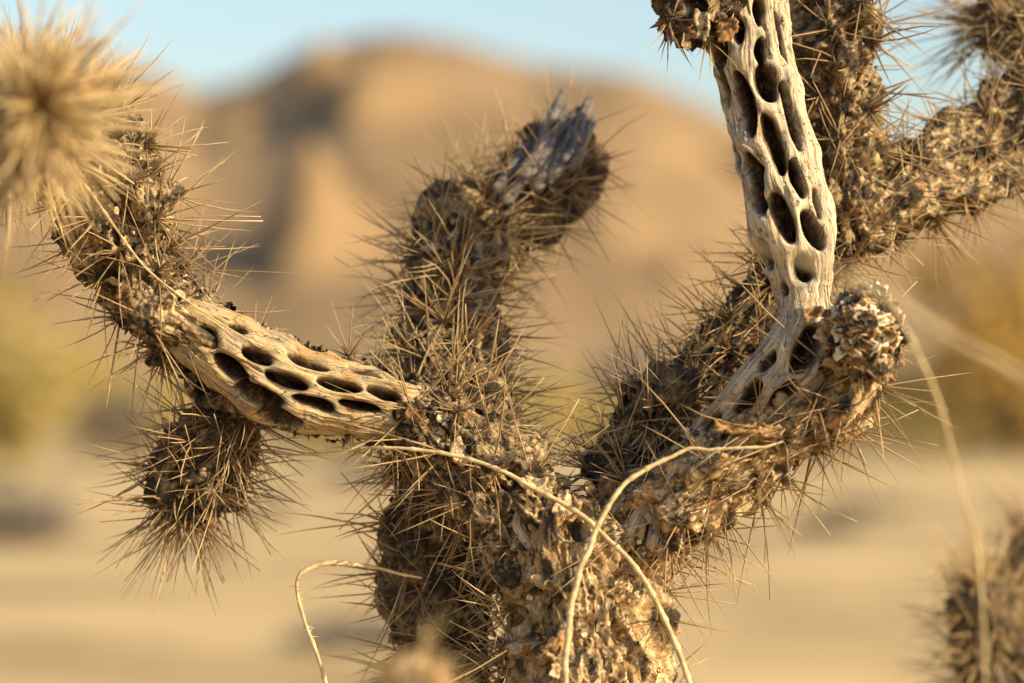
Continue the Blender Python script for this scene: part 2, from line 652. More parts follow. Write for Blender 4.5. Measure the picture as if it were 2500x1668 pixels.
def wrapd(a):
    return (a + np.pi) % (2 * np.pi) - np.pi


def end_profile(path, SS, start, end):
    f = np.ones_like(SS)
    for kind, t in ((start, SS), (end, path.L - SS)):
        if kind == 'open':
            continue
        Rl = path.R[0] if t is SS else path.R[-1]
        L = Rl * (0.85 if kind == 'round' else 0.22)
        x = np.clip(t / L, 0, 1)
        f *= np.sqrt(np.clip(1 - (1 - x) ** 2, 0, 1)) * (1 - 1e-3) + 1e-3
    return f


def bark(name, parent, pts, mat=None, seed=0, start='open', end='open', ds=0.0005, gap=0.0168, rough=1.0, tub=1.0,
         keep=None, flakes=220, flake_size=1.0, camframe=True, flake_keep=None, label=None, cav=(), lam=1.0):
    path = Path(pts, ds, camframe)
    path.R = path.R * 0.93 - 0.0019
    nu, TH, SS, nrm = path.grid()
    base = np.repeat(path.P, nu, 0)
    Rr = np.repeat(path.R, nu)
    prof = end_profile(path, SS, start, end)
    p0 = base + nrm * (Rr * prof)[:, None]
    a_s, a_t = areoles(path, gap, seed)
    # slow bends of the outline, tubercles, plates, crumbs
    disp = fbm(p0, 1 / 0.020, 2, seed + 1) * 0.0020
    bump = np.zeros(len(TH))
    for s, t in zip(a_s, a_t):
        ds2 = (SS - s) / 0.0085
        m = np.abs(ds2) < 3
        dt = wrapd(TH[m] - t) * Rr[m] / 0.0046
        bump[m] = np.maximum(bump[m], np.exp(-.5 * (ds2[m] ** 2 + dt ** 2)))
    disp += bump * 0.0048 * tub
    # papery layers: a warped relief cut into terraces, stretched along the stem
    pa = np.stack([np.cos(TH) * Rr, np.sin(TH) * Rr, SS * 0.42], 1) + seed * 0.37
    wv = np.stack([vn(pa, 300, seed + 31 + k) for k in range(3)], 1)
    wv2 = np.stack([vn(pa, 900, seed + 41 + k) for k in range(3)], 1)
    pw = (pa + wv * 0.0024 + wv2 * 0.0007) / lam
    h = fbm(pw, 1 / 0.012, 4, seed + 5, 0.5)
    k = h * 4.5 + bump * 1.2
    fl = np.floor(k)
    fr = k - fl
    disp += (fl + sst(.78, 1.0, fr) - fr * .3) * 0.0011 * rough
    h2 = fbm(pw, 1 / 0.0038, 3, seed + 6, 0.6)
    k2 = h2 * 3.0
    fl2 = np.floor(k2)
    disp += (fl2 + sst(.6, 1.0, k2 - fl2)) * 0.00032 * rough
    disp += (1 - np.abs(vn(pw, 800, seed + 3)) * 2) * 0.00035 * rough
    F1b, F2b, IDb = worley(pw, 1 / 0.0026, seed + 9)
    disp += (IDb - .5) * 0.0004 * rough
    ID = 0.5 + 0.42 * np.sin(fl * 2.7 + seed + vn(pw, 1 / 0.012, seed + 13) * 1.5)
    # eaten-out cavities
    cv = vn(pw, 1 / 0.013, seed + 71)
    disp -= sst(0.30, 0.52, cv) * 0.0060 * rough
    cv2 = vn(pw, 1 / 0.006, seed + 75)
    disp -= sst(0.50, 0.66, cv2) * 0.0034 * rough
    for cx, cy, ca, cb, cd in cav:
        qx, qy = proj(p0)
        front = nrm @ (-FWD) > 0
        rr_ = np.sqrt(((qx - cx) / ca) ** 2 + ((qy - cy) / cb) ** 2) + wv[:, 0] * .25
        disp -= np.where(front, sst(1.1, .75, rr_) * cd, 0)
        disp += np.where(front, np.exp(-((rr_ - 1.25) / .18) ** 2) * 0.0012, 0)
    V = base + nrm * (np.maximum(Rr + disp, 0.0012) * prof)[:, None]
    F = grid_faces(nu, len(path.s), True)
    caps = []
    if keep is not None:
        kv = keep(TH, SS, p0, path)
        F = F[kv[F].all(1)]
        us = np.unique(F)
        rm = np.full(len(V), -1, np.int64)
        rm[us] = np.arange(len(us))
        V = V[us]; F = rm[F]
        cell = (.65 * ID + .35 * IDb)[us]
        bump = bump[us]
    else:
        cell = .65 * ID + .35 * IDb
    o = link(name, mesh_of(name, V, F, attrs={'cell': cell, 'wool': bump}, mat=mat or BARK), parent)
    if label:
        o['label'] = label
    if keep is not None:
        md = o.modifiers.new('thickness', 'SOLIDIFY')
        md.thickness = 0.0016
        md.offset = -1
    if flakes:
        flake_field(path, flakes, mat or BARK, o, seed + 100, flake_size, flake_keep or keep)
    return o, path, (a_s, a_t)


def flake_field(path, n, mat, parent, seed, size=1.0, keep=None, lift=0.0):
    r = np.random.default_rng(seed)
    s = r.uniform(0, path.L, n)
    th = r.uniform(-np.pi, np.pi, n)
    P, nrm = path.surf(s, th)
    if keep is not None:
        k = keep(th, s, P, path)
        s, th, P, nrm = s[k], th[k], P[k], nrm[k]
        n = len(s)
        if n == 0:
            return
    _, _, T, _, _ = path.at(s)
    B = np.cross(T, nrm)
    an = r.uniform(0, 2 * np.pi, n)[:, None]
    t1 = T * np.cos(an) + B * np.sin(an)
    t2 = -T * np.sin(an) + B * np.cos(an)
    tilt = r.normal(size=(n, 1)) * 0.6
    n1 = nrm * np.cos(tilt) + t1 * np.sin(tilt)
    t1 = t1 * np.cos(tilt) - nrm * np.sin(tilt)
    sz = (0.0009 + 0.0026 * r.random(n) ** 2.2) * size
    asp = r.uniform(.4, 1.0, n)
    m = 4
    g = np.linspace(-1, 1, m)
    a, b = np.meshgrid(g, g)
    a, b = a.ravel(), b.ravel()
    ja = a[None] + r.normal(size=(n, m * m)) * .22
    jb = b[None] + r.normal(size=(n, m * m)) * .22
    rad = np.sqrt(ja ** 2 + jb ** 2)
    sq = 1 / np.maximum(1, rad * .85)
    ja, jb = ja * sq, jb * sq
    c1 = r.normal(size=(n, 1)) * .7
    c2 = r.normal(size=(n, 1)) * .4
    h = c1 * ja ** 2 + c2 * jb ** 2 + r.normal(size=(n, m * m)) * .14
    lf = r.uniform(-.3, 1.2, n) * 0.0018 + lift
    V = (P[:, None] + sz[:, None, None] * (ja[..., None] * t1[:, None] + (jb * asp[:, None])[..., None] * t2[:, None] + h[..., None] * n1[:, None])
         + (nrm * lf[:, None])[:, None])
    F = grid_faces(m, m)[None] + (np.arange(n) * m * m)[:, None, None]
    cell = np.repeat(r.random(n), m * m)
    link('bark_flakes', mesh_of('bark_flakes', V.reshape(-1, 3), F.reshape(-1, 4), attrs={'cell': cell}, mat=mat), parent, kind='stuff')


def spines(base, dirs, length, rad, bend, tone, blunt=None):
    """tapered four-sided spines"""
    n = len(base)
    ref = np.where(np.abs(dirs[:, 2:3]) < .8, np.array([[0, 0, 1.0]]), np.array([[1.0, 0, 0]]))
    A = np.cross(dirs, ref); A /= np.linalg.norm(A, axis=1)[:, None]
    B = np.cross(dirs, A)
    ts = np.array([0, .35, .7, 1.0])
    tp = np.stack([np.full(n, 1.0), np.full(n, .88), np.full(n, .58), np.full(n, .06) if blunt is None else blunt], 1)
    rings = []
    for k, t in enumerate(ts):
        c = base + dirs * (length * t)[:, None] + bend * (length * t * t)[:, None]
        rr = (rad * tp[:, k])[:, None]
        rings.append(np.stack([c + A * rr, c + B * rr, c - A * rr, c - B * rr], 1))
    V = np.stack(rings, 1).reshape(n, 16, 3)
    f = []
    for k in range(3):
        for j in range(4):
            f.append([k * 4 + j, k * 4 + (j + 1) % 4, k * 4 + 4 + (j + 1) % 4, k * 4 + 4 + j])
    f.append([12, 13, 14, 15])
    F = np.array(f)[None] + (np.arange(n) * 16)[:, None, None]
    t_at = np.tile(np.repeat(ts, 4), n)
    return V.reshape(-1, 3), F.reshape(-1, 4), t_at, np.repeat(tone, 16)


def cluster(P, nrm, T, r, n=(8, 13), ln=(0.017, 0.042), rad=(0.00026, 0.00048), spread=(0.2, 1.42), gloch=22, droop=0.0, tone=(.35, 1.0)):
    k = int(r.integers(n[0], n[1] + 1))
    B = np.cross(nrm, T)
    az = np.arange(k) / k * 2 * np.pi + r.normal(size=k) * .5
    po = r.uniform(spread[0], spread[1], k)
    d = np.cos(po)[:, None] * nrm + np.sin(po)[:, None] * (np.cos(az)[:, None] * T + np.sin(az)[:, None] * B)
    d += np.array([0, 0, -droop])
    d /= np.linalg.norm(d, axis=1)[:, None]
    L = r.uniform(ln[0], ln[1], k) * np.where(r.random(k) < .2, .55, 1.0)
    ra = r.uniform(rad[0], rad[1], k)
    bl = np.where(r.random(k) < .10, .5, .05)
    base = P + r.normal(size=(k, 3)) * 0.0005 - nrm * 0.0012
    bend = r.normal(size=(k, 3)) * 0.10
    tn = r.uniform(tone[0], tone[1], k)
    gk = gloch
    gd = nrm + r.normal(size=(gk, 3)) * .6
    gd /= np.linalg.norm(gd, axis=1)[:, None]
    gb = P + r.normal(size=(gk, 3)) * 0.0013 - nrm * 0.0008
    base = np.vstack([base, gb]); d = np.vstack([d, gd])
    L = np.concatenate([L, r.uniform(.002, .0048, gk)])
    ra = np.concatenate([ra, r.uniform(.00014, .00026, gk)])
    bend = np.vstack([bend, r.normal(size=(gk, 3)) * .1])
    tn = np.concatenate([tn, r.uniform(0, .35, gk)])
    bl = np.concatenate([bl, np.full(gk, .4)])
    return spines(base, d, L, ra, bend, tn, bl)


CLUSTERS = {}       # thing name -> list of (score, branch, P, mesh data, mat)


def spine_branch(thing, branch, path, ar, mat=None, seed=0, keep=None, drop=0.0, lift=0.0026, **kw):
    r = np.random.default_rng(seed + 500)
    s, th = ar
    tipn = kw.pop('tipn', 0)
    if tipn:
        s = np.concatenate([s, path.L - path.R[-1] * r.uniform(.0, .5, tipn) ** 1.5])
        th = np.concatenate([th, np.arange(tipn) * 2.4])
    lst = CLUSTERS.setdefault(thing.name, [])
    for a, t in zip(s, th):
        if r.random() < drop:
            continue
        a_, t_ = np.array([a]), np.array([t])
        P, nrm = path.surf(a_, t_)
        if keep is not None and not keep(t_, a_, P, path)[0]:
            continue
        _, R0, T, _, _ = path.at(a_)
        nv = nrm[0]
        # lean outwards at a rounded end
        if kw.get('endlean') and path.L - a < R0[0] * 1.2:
            nv = nv + T[0] * (1 - (path.L - a) / (R0[0] * 1.2)) * 1.6
            nv /= np.linalg.norm(nv)
        kk = {k: v for k, v in kw.items() if k != 'endlean'}
        p = P[0] + nrm[0] * lift
        if kw.get('endlean') and path.L - a < R0[0] * .85:
            x = (path.L - a) / (R0[0] * .85)
            p = path.at(a_)[0][0] + nrm[0] * R0[0] * math.sqrt(max(0, 1 - (1 - x) ** 2))
        data = cluster(p, nv, T[0], r, **kk)
        qx, qy = proj(p[None])
        c = CAM - p
        face = nv @ (c / np.linalg.norm(c))
        out = max(0, -qx[0], qx[0] - 2500) + max(0, -qy[0], qy[0] - 1668)
        score = face - out * 0.01
        lst.append((score, branch, p, data, mat or SPINE))


def flush_clusters(thing, cap=290):
    lst = sorted(CLUSTERS[thing.name], key=lambda q: -q[0])
    for sc_, br, p, (V, F, t, tn), mat in lst[:cap]:
        me = mesh_of('spine_cluster', V - p, F, attrs={'t': t, 'tone': tn}, mat=mat)
        link('spine_cluster', me, br, tuple(p))
    rest = lst[cap:]
    by = {}
    for q in rest:
        by.setdefault(q[4].name, []).append(q)
    if rest:
        mats = [bpy.data.materials[m] for m in by]
        VV, FF, tt, nn, mi, o = [], [], [], [], [], 0
        for k, m in enumerate(by):
            for q in by[m]:
                V, F, t, tn = q[3]
                VV.append(V); FF.append(F + o); tt.append(t); nn.append(tn); mi.append(np.full(len(F), k)); o += len(V)
        me = mesh_of('spines', np.concatenate(VV), np.concatenate(FF), attrs={'t': np.concatenate(tt), 'tone': np.concatenate(nn)})
        for m in mats:
            me.materials.append(m)
        me.polygons.foreach_set('material_index', np.concatenate(mi).astype(np.int32))
        link('spines', me, thing, kind='stuff')


# ------------------------------------------------------------------ exposed wood lattice
def lattice(name, parent, pts, holes, mat, seed=0, ds=0.00036, start='open', end='open', wall=0.0105, auto=None, label=None, wide=1.02):
    path = Path(pts, ds)
    nu, TH, SS, nrm = path.grid()
    base = np.repeat(path.P, nu, 0)
    Rr = np.repeat(path.R, nu)
    U = TH * Rr
    p0 = base + nrm * Rr[:, None]
    wob = vn(p0, 1 / 0.006, seed + 2) * 0.0009
    wob2 = vn(p0, 1 / 0.006, seed + 3) * 0.0009
    D = np.full(len(TH), 0.02)
    PSI = U.copy()
    hs = []
    for x1, y1, x2, y2, hw in holes:
        t1, s1, rp, rm = path.pix_to_uv(x1, y1)
        t2, s2, _, _ = path.pix_to_uv(x2, y2)
        tm, sm, rp, rm = path.pix_to_uv((x1 + x2) / 2, (y1 + y2) / 2)
        mpp = rm / rp
        hs.append((t1, s1, t2, s2, wide * hw * mpp / max(.35, math.cos(tm))))
    # same kind of openings round the far side
    r = np.random.default_rng(seed)
    la = auto or 0.0085
    row = 0
    s = 0.004
    nb = 6
    while s < path.L:
        for k in range(nb):
            t = wrapd(np.array([(k + .5 * (row % 2)) / nb * 2 * np.pi + math.pi]))[0]
            if abs(t) > 1.15:
                hs.append((t + r.normal() * .05, s - la * .8, t + .12, s + la * .8, 0.0031))
        s += la * 1.15
        row += 1
    for t1, s1, t2, s2, b in hs:
        tm, sm = t1 + wrapd(np.array([t2 - t1]))[0] / 2, (s1 + s2) / 2
        near = np.abs(SS - sm) < abs(s2 - s1) / 2 + 0.016
        du = wrapd(TH[near] - tm) * Rr[near] + wob[near]
        dv = SS[near] - sm + wob2[near]
        Rm = float(np.interp(sm, path.s, path.R))
        ax = np.array([wrapd(np.array([t2 - t1]))[0] * Rm, s2 - s1])
        a = np.linalg.norm(ax) / 2
        ax = ax / (2 * a)
        x = (du * ax[0] + dv * ax[1]) / a
        y = (-du * ax[1] + dv * ax[0]) / b
        f = np.sqrt(np.abs(x) ** 1.7 + np.abs(y) ** 2.0) + 1e-6
        gl = np.sqrt((x / a) ** 2 + (y / b) ** 2) / f + 1e-9
        d = np.clip((f - 1) / gl, -.02, .02)
        PSI[near] -= (-du * ax[1] + dv * ax[0]) * -1.0 * .9 / np.maximum(f, 1.0) ** 2.2
        cur = D[near]
        kk = 0.0016
        h_ = np.clip(.5 + .5 * (cur - d) / kk, 0, 1)
        D[near] = cur * (1 - h_) + d * h_ - kk * h_ * (1 - h_) * .6
    D = D - 0.0003
    wd = 0.0024
    x = np.clip(D / wd, 0, 1)
    crown = np.sqrt(np.clip(1 - (1 - x) ** 2, 0, 1)) * 0.0021
    pitd = sst(0.0001, -0.0010, D)
    disp = crown - 0.0012 - pitd * wall * (1 + .25 * vn(p0, 300, seed + 8))
    disp += pitd * np.maximum(0, vn(p0, 520, seed + 9)) * 0.0022
    # fibre relief follows the openings
    gq = np.stack([PSI, SS * 0.05, np.zeros_like(D)], 1)
    disp += vn(gq, 1500, seed + 4) * 0.00022 * (1 - pitd) + vn(gq, 620, seed + 6) * 0.00042 * (1 - pitd)
    crk = vn(np.stack([np.cos(TH) * Rr, np.sin(TH) * Rr, SS * .12], 1) + wob[:, None], 480, seed + 15)
    disp -= sst(.45, .75, crk) * 0.0009 * (1 - pitd)
    disp += fbm(p0, 1 / 0.018, 2, seed + 5) * 0.0013
    V = base + nrm * (np.maximum(Rr + disp, .001) * end_profile(path, SS, start, end))[:, None]
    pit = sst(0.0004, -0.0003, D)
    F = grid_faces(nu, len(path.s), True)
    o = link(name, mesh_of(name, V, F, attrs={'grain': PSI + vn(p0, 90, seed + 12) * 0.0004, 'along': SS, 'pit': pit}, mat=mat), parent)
    if label:
        o['label'] = label
    return o, path


# ================================================================== THE CACTUS
base_xy = W(1440, 1668, 0.0)
cactus = empty('cholla_cactus', (base_xy[0], base_xy[1], 0.0),
               'large weathered dead cholla cactus with spiny forked branches and exposed wood lattice', 'cactus')

# --- trunk
trunk, tp, ta = bark('trunk', cactus, [(1428, 1760, 0.0, 220), (1430, 1668, 0.0, 212), (1434, 1560, 0.0, 204), (1415, 1440, 0.0, 192), (1395, 1330, 0.0, 165), (1388, 1215, .008, 122)],
                     BARK_P, 3, 'open', 'round', ds=0.00045, rough=1.25, gap=.0135, lam=1.7, flakes=220, flake_size=1.0, cav=[(1310, 1500, 60, 75, .010), (1265, 1290, 38, 52, .011), (1530, 1560, 34, 34, .006), (1400, 1300, 40, 26, .006)])
tkeep = lambda TH, SS, P, path: (np.abs(TH) > 1.15) | (vn(P, 60, 5) > .5)
spine_branch(cactus, trunk, tp, ta, seed=3, keep=tkeep, drop=.1, ln=(0.018, 0.040))
# trunk foot down to the sand
foot_pts = []
p_top = W(1432, 1745, 0.0)
zz = np.linspace(p_top[2], -0.03, 40)
PP = np.stack([np.full(40, p_top[0]) + np.linspace(0, .01, 40), np.full(40, p_top[1]), zz], 1)
V, F = tube_simple(PP, np.linspace(.031, .042, 40) + rng.normal(size=40) * .0015, 40)
V += (fbm(V, 60, 3, 8) * .003)[:, None] * (V - PP.repeat(40, 0)) / .035
link('trunk_foot', mesh_of('trunk_foot', V, F, attrs={'cell': rng.random(len(V)) * .5 + .25}, mat=BARK), cactus)

# --- right branch ending in the knob
rb, rp, ra = bark('branch', cactus, [(1430, 1400, .004, 120), (1530, 1330, .0, 128), (1660, 1222, -.006, 116), (1800, 1142, -.014, 98), (1945, 1062, -.018, 78), (2060, 970, -.024, 72), (2110, 870, -.030, 74)],
                  BARK_P, 5, 'open', 'round', rough=1.2, lam=1.3, flakes=420, cav=[(1575, 1290, 46, 70, .013), (1680, 1300, 26, 30, .006), (1800, 1090, 70, 28, .006)])
rkeep = lambda TH, SS, P, path: SS > .021
spine_branch(cactus, rb, rp, ra, seed=5, keep=rkeep, drop=.08, ln=(0.018, 0.044), droop=.15)
# the knob itself, facing the camera
kn, kp, ka = bark('branch', cactus, [(2095, 880, -.016, 60), (2105, 840, -.034, 86), (2110, 817, -.044, 86), (2114, 810, -.050, 70)], BARK, 7, 'open', 'blunt', rough=1.7, flakes=900, flake_size=1.1, camframe=False,
                  label='round broken branch end with curled pale flakes')
spine_branch(cactus, kn, kp, ka, seed=7, drop=.2, ln=(0.008, 0.016), rad=(.0002, .0003), mat=SPINE_P)



def sheet(name, P, nrm, up, lx, ly, arc, mat, parent, seed, thick=.0006, crinkle=.12):
    """a dried scrap of bark: irregular outline, rolled round its long axis"""
    r = np.random.default_rng(seed)
    m = 9
    g = np.linspace(-1, 1, m)
    a, b = np.meshgrid(g, g)
    a, b = a.ravel(), b.ravel()
    ang = np.arctan2(b, a)
    ph = r.uniform(0, 6.28, 4)
    edge = 1 + .16 * np.sin(2 * ang + ph[0]) + .12 * np.sin(3 * ang + ph[1]) + .08 * np.sin(7 * ang + ph[2])
    sq = np.maximum(np.abs(a), np.abs(b))
    rad = np.hypot(a, b) + 1e-9
    f = (sq / rad) * .6 + .4
    a, b = a * f * edge, b * f * edge
    nrm = nrm / np.linalg.norm(nrm)
    t2 = up - (up @ nrm) * nrm
    t2 /= np.linalg.norm(t2)
    t1 = np.cross(t2, nrm)
    th = a * arc / 2
    rho = lx / max(arc / 2, .05)
    q = np.stack([a, b, np.zeros_like(a)], 1) + seed * 3.1
    cz = (fbm(q, 1.8, 3, seed) * crinkle) * lx
    V = P + (np.sin(th) * rho)[:, None] * t1 + (b * ly)[:, None] * t2 + ((1 - np.cos(th)) * rho + cz)[:, None] * nrm
    o = link(name, mesh_of(name, V - P, grid_faces(m, m), attrs={'cell': np.full(len(V), r.random()), 'wool': np.zeros(len(V))}, mat=mat), parent, tuple(P))
    md = o.modifiers.new('thickness', 'SOLIDIFY')
    md.thickness = thick
    return o


CURL = bark_mat('bark_curl', [(0.15, (0.16, 0.10, 0.055)), (0.35, (0.42, 0.30, 0.17)), (0.55, (0.66, 0.54, 0.36)), (0.75, (0.78, 0.68, 0.50))], 0.1, 0.2)
INNER = bark_mat('bark_inner', [(0.15, (0.09, 0.045, 0.018)), (0.4, (0.26, 0.14, 0.055)), (0.7, (0.46, 0.30, 0.15))], 0.2, 0.5)
r_ = np.random.default_rng(99)
for k in range(130):                     # curled scraps on the broken end
    ra_ = math.sqrt(r_.random()) * 84
    an = r_.uniform(0, 6.28)
    d_ = -.056 + .020 * (ra_ / 84) ** 2.5 + r_.normal() * .001
    P = W(2112 + ra_ * math.cos(an), 812 + ra_ * 1.18 * math.sin(an), d_)
    nv = -FWD + RGT * math.cos(an) * ra_ / 84 * .9 - UPV * math.sin(an) * ra_ / 84 * .9 + r_.normal(size=3) * .4
    sheet('bark_curl', P, nv, r_.normal(size=3), r_.uniform(.0014, .0040), r_.uniform(.0025, .0075), r_.uniform(1.8, 4.6), (CURL, BARK, CURL, INNER, BARK_D)[k % 5], kn, 300 + k, .0007, .25)
for k, (x, y, d_, lx, ly, arc, mt_, nx_, ny_) in enumerate([
        (1800, 1048, -.033, 70, 22, .8, INNER, .1, .7), (1880, 1052, -.034, 40, 20, 1.0, INNER, .3, .6),
        (1985, 765, -.044, 34, 22, 1.6, INNER, -.2, .3), (1700, 1070, -.020, 45, 30, 1.2, BARK, -.2, .5),
        (1300, 1180, -.016, 40, 26, 1.3, BARK_P, 0, .6), (1120, 1105, -.012, 34, 40, 1.5, BARK_P, .2, .5), (1350, 1265, -.018, 60, 34, 1.0, BARK_P, 0, .7),
        (1010, 1010, -.006, 28, 26, 1.2, INNER, .2, .2), (1775, 72, -.016, 44, 30, 1.3, INNER, -.1, .2), (1715, 60, -.024, 22, 50, 1.8, BARK, -.2, 0),
        (310, 725, -.018, 36, 30, .6, INNER, 0, .2), (190, 300, -.036, 40, 26, 1.0, INNER, .2, .6), (1640, 1250, -.026, 50, 34, .9, BARK_P, 0, .3),
        (1230, 1230, -.018, 26, 40, 1.4, BARK, -.3, .3)]):
    sheet('bark_peel', W(x, y, d_), -FWD + RGT * nx_ + UPV * ny_, UPV + RGT * .4 * math.sin(k * 2.1), lx * K * DIST * .75, ly * K * DIST * .75, arc * 1.3, mt_, cactus, 500 + k, .0011, .45)


# --- left branch from the fork
lb, lp, la_ = bark('branch', cactus, [(1400, 1400, .006, 130), (1300, 1270, .004, 122), (1190, 1160, .006, 112), (1110, 1080, .010, 100), (1020, 1010, .012, 84), (960, 985, .014, 60)],
                   BARK, 9, 'open', 'round', rough=1.2, flakes=340, cav=[(1235, 1178, 36, 28, .010), (1130, 1120, 30, 26, .006)])
lkeep = lambda TH, SS, P, path: SS > .026
spine_branch(cactus, lb, lp, la_, seed=9, drop=.12, keep=lkeep)

# --- golden lattice
LHOLES = [(492, 808, 528, 845, 21), (596, 853, 668, 886, 16), (523, 868, 606, 930, 21), (650, 910, 754, 945, 20), (708, 868, 803, 899, 8),
          (778, 925, 874, 949, 15), (893, 947, 979, 976, 14), (577, 944, 690, 988, 25), (714, 970, 812, 1001, 15), (828, 986, 924, 1004, 12),
          (845, 895, 927, 920, 7), (630, 1004, 738, 1040, 22), (958, 1003, 985, 1020, 13), (560, 800, 605, 818, 9)]
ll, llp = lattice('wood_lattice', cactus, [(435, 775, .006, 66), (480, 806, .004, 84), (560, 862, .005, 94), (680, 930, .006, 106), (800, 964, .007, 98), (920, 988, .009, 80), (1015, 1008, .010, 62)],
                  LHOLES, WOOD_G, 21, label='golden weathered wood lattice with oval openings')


def back_shell(lim_lo, lim_hi, rag=0.35, sd=0):
    def k(TH, SS, P, path):
        n = vn(P, 1 / 0.009, 77 + sd) * rag + vn(P, 1 / 0.003, 78 + sd) * rag * .5
        return (TH + n > lim_hi) | (TH + n < lim_lo)
    return k


sh, shp, sha = bark('branch', cactus, [(430, 778, .008, 114), (480, 812, .008, 116), (560, 868, .008, 122), (680, 932, .009, 127), (800, 966, .010, 121), (920, 990, .011, 104), (1010, 1010, .012, 90)],
                    BARK_D, 23, keep=back_shell(-1.35, 1.25), flakes=260, tub=.7)
spine_branch(cactus, sh, shp, sha, seed=23, keep=back_shell(-1.7, 1.5), drop=.15, ln=(.010, .026))

# --- upper left branch
ul, ulp, ula = bark('branch', cactus, [(480, 810, .014, 60), (435, 778, .006, 100), (375, 735, .003, 110), (325, 640, .0, 108), (300, 530, -.004, 122), (270, 420, -.006, 138), (215, 330, -.010, 128), (120, 300, -.016, 105), (-20, 330, -.02, 95), (-160, 360, -.02, 90)],
                    BARK, 11, 'round', 'open', rough=1.25, flakes=620)
ulkeep = lambda TH, SS, P, path: ~((SS < 0.022) & (np.abs(TH) < 1.2))
spine_branch(cactus, ul, ulp, ula, seed=11, drop=.04, keep=ulkeep, n=(10, 16), ln=(.016, .042))
# straw-coloured joint pointing at the camera
fj, fjp, fja = bark('branch', cactus, [(60, 330, -.02, 70), (66, 300, -.12, 90), (80, 270, -.21, 100), (92, 262, -.255, 66)], BARK_P, 13, 'open', 'round', ds=.0009, camframe=False, flakes=60,
                    gap=.0135, label='straw-coloured joint thick with pale spines')
spine_branch(cactus, fj, fjp, fja, SPINE_P, seed=13, gloch=3, n=(8, 14), ln=(.010, .040), rad=(.0004, .00085), spread=(.05, 1.4), endlean=True, tipn=14, tone=(.25, 1))

# --- hanging joint
hj, hjp, hja = bark('branch', cactus, [(590, 990, .020, 40), (545, 1040, .026, 82), (500, 1120, .030, 102), (462, 1200, .032, 98), (440, 1270, .033, 70)], BARK_D, 15, 'open', 'round', rough=1.3, flakes=300, gap=.0115)
spine_branch(cactus, hj, hjp, hja, seed=15, n=(10, 15), ln=(.018, .042), endlean=True, tipn=9)

# --- shaded stem going down behind the trunk
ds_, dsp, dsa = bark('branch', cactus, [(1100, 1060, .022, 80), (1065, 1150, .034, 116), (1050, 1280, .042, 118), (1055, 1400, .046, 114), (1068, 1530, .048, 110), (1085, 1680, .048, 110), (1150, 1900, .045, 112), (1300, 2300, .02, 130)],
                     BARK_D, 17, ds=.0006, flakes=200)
spine_branch(cactus, ds_, dsp, dsa, seed=17, drop=.05)

# --- middle branch behind, with the broken grey tip
mb, mbp, mba = bark('branch', cactus, [(1150, 1130, .018, 90), (1125, 1020, .032, 108), (1105, 900, .050, 112), (1100, 780, .066, 110), (1118, 660, .080, 106), (1128, 585, .090, 100), (1205, 530, .098, 84)],
                    BARK, 19, 'open', 'round', ds=.0006, flakes=420, rough=1.3, gap=.0135)
spine_branch(cactus, mb, mbp, mba, seed=19, drop=.05, n=(11, 17), tone=(.5, 1))
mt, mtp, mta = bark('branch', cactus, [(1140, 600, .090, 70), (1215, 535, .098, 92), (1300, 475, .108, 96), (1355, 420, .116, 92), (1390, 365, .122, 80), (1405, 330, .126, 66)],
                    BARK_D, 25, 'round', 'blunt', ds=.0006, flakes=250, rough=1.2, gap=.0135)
spine_branch(cactus, mt, mtp, mta, seed=25, drop=.05)
for k, (x1, y1, x2, y2, x3, y3, rr) in enumerate([(1225, 500, 1310, 390, 1378, 226, 17), (1262, 440, 1330, 360, 1400, 285, 18), (1300, 470, 1360, 370, 1425, 290, 15),
                                                  (1330, 450, 1400, 360, 1443, 238, 16), (1205, 470, 1255, 400, 1330, 330, 13), (1390, 420, 1430, 340, 1450, 290, 12),
                                                  (1250, 480, 1320, 400, 1366, 300, 8), (1290, 430, 1350, 340, 1390, 250, 7), (1340, 430, 1385, 340, 1412, 262, 8), (1370, 400, 1420, 320, 1432, 255, 7)]):
    pth = Path([(x1, y1, .084, rr), ((x1 + x2) / 2 + 4, (y1 + y2) / 2, .088, rr * 1.15), (x2, y2, .094, rr), ((x2 + x3) / 2 - 5, (y2 + y3) / 2, .104, rr * .9), (x3, y3, .116, rr * .8)], .0008)
    nu, TH, SS, nrm = pth.grid()
    Vb = np.repeat(pth.P, nu, 0)
    Rr = np.repeat(pth.R, nu) * end_profile(pth, SS, 'round', 'blunt')
    rel = vn(np.stack([TH * .002, SS * .05, SS * 0], 1), 1200, k) * .0005 + fbm(Vb + nrm * .002, 180, 2, k) * .0008
    V = Vb + nrm * (Rr + rel * (Rr > .0012))[:, None]
    link('wood_strand', mesh_of('wood_strand', V, grid_faces(nu, len(pth.s), True), attrs={'grain': TH * .002, 'along': SS, 'pit': SS * 0}, mat=WOOD_B), cactus)

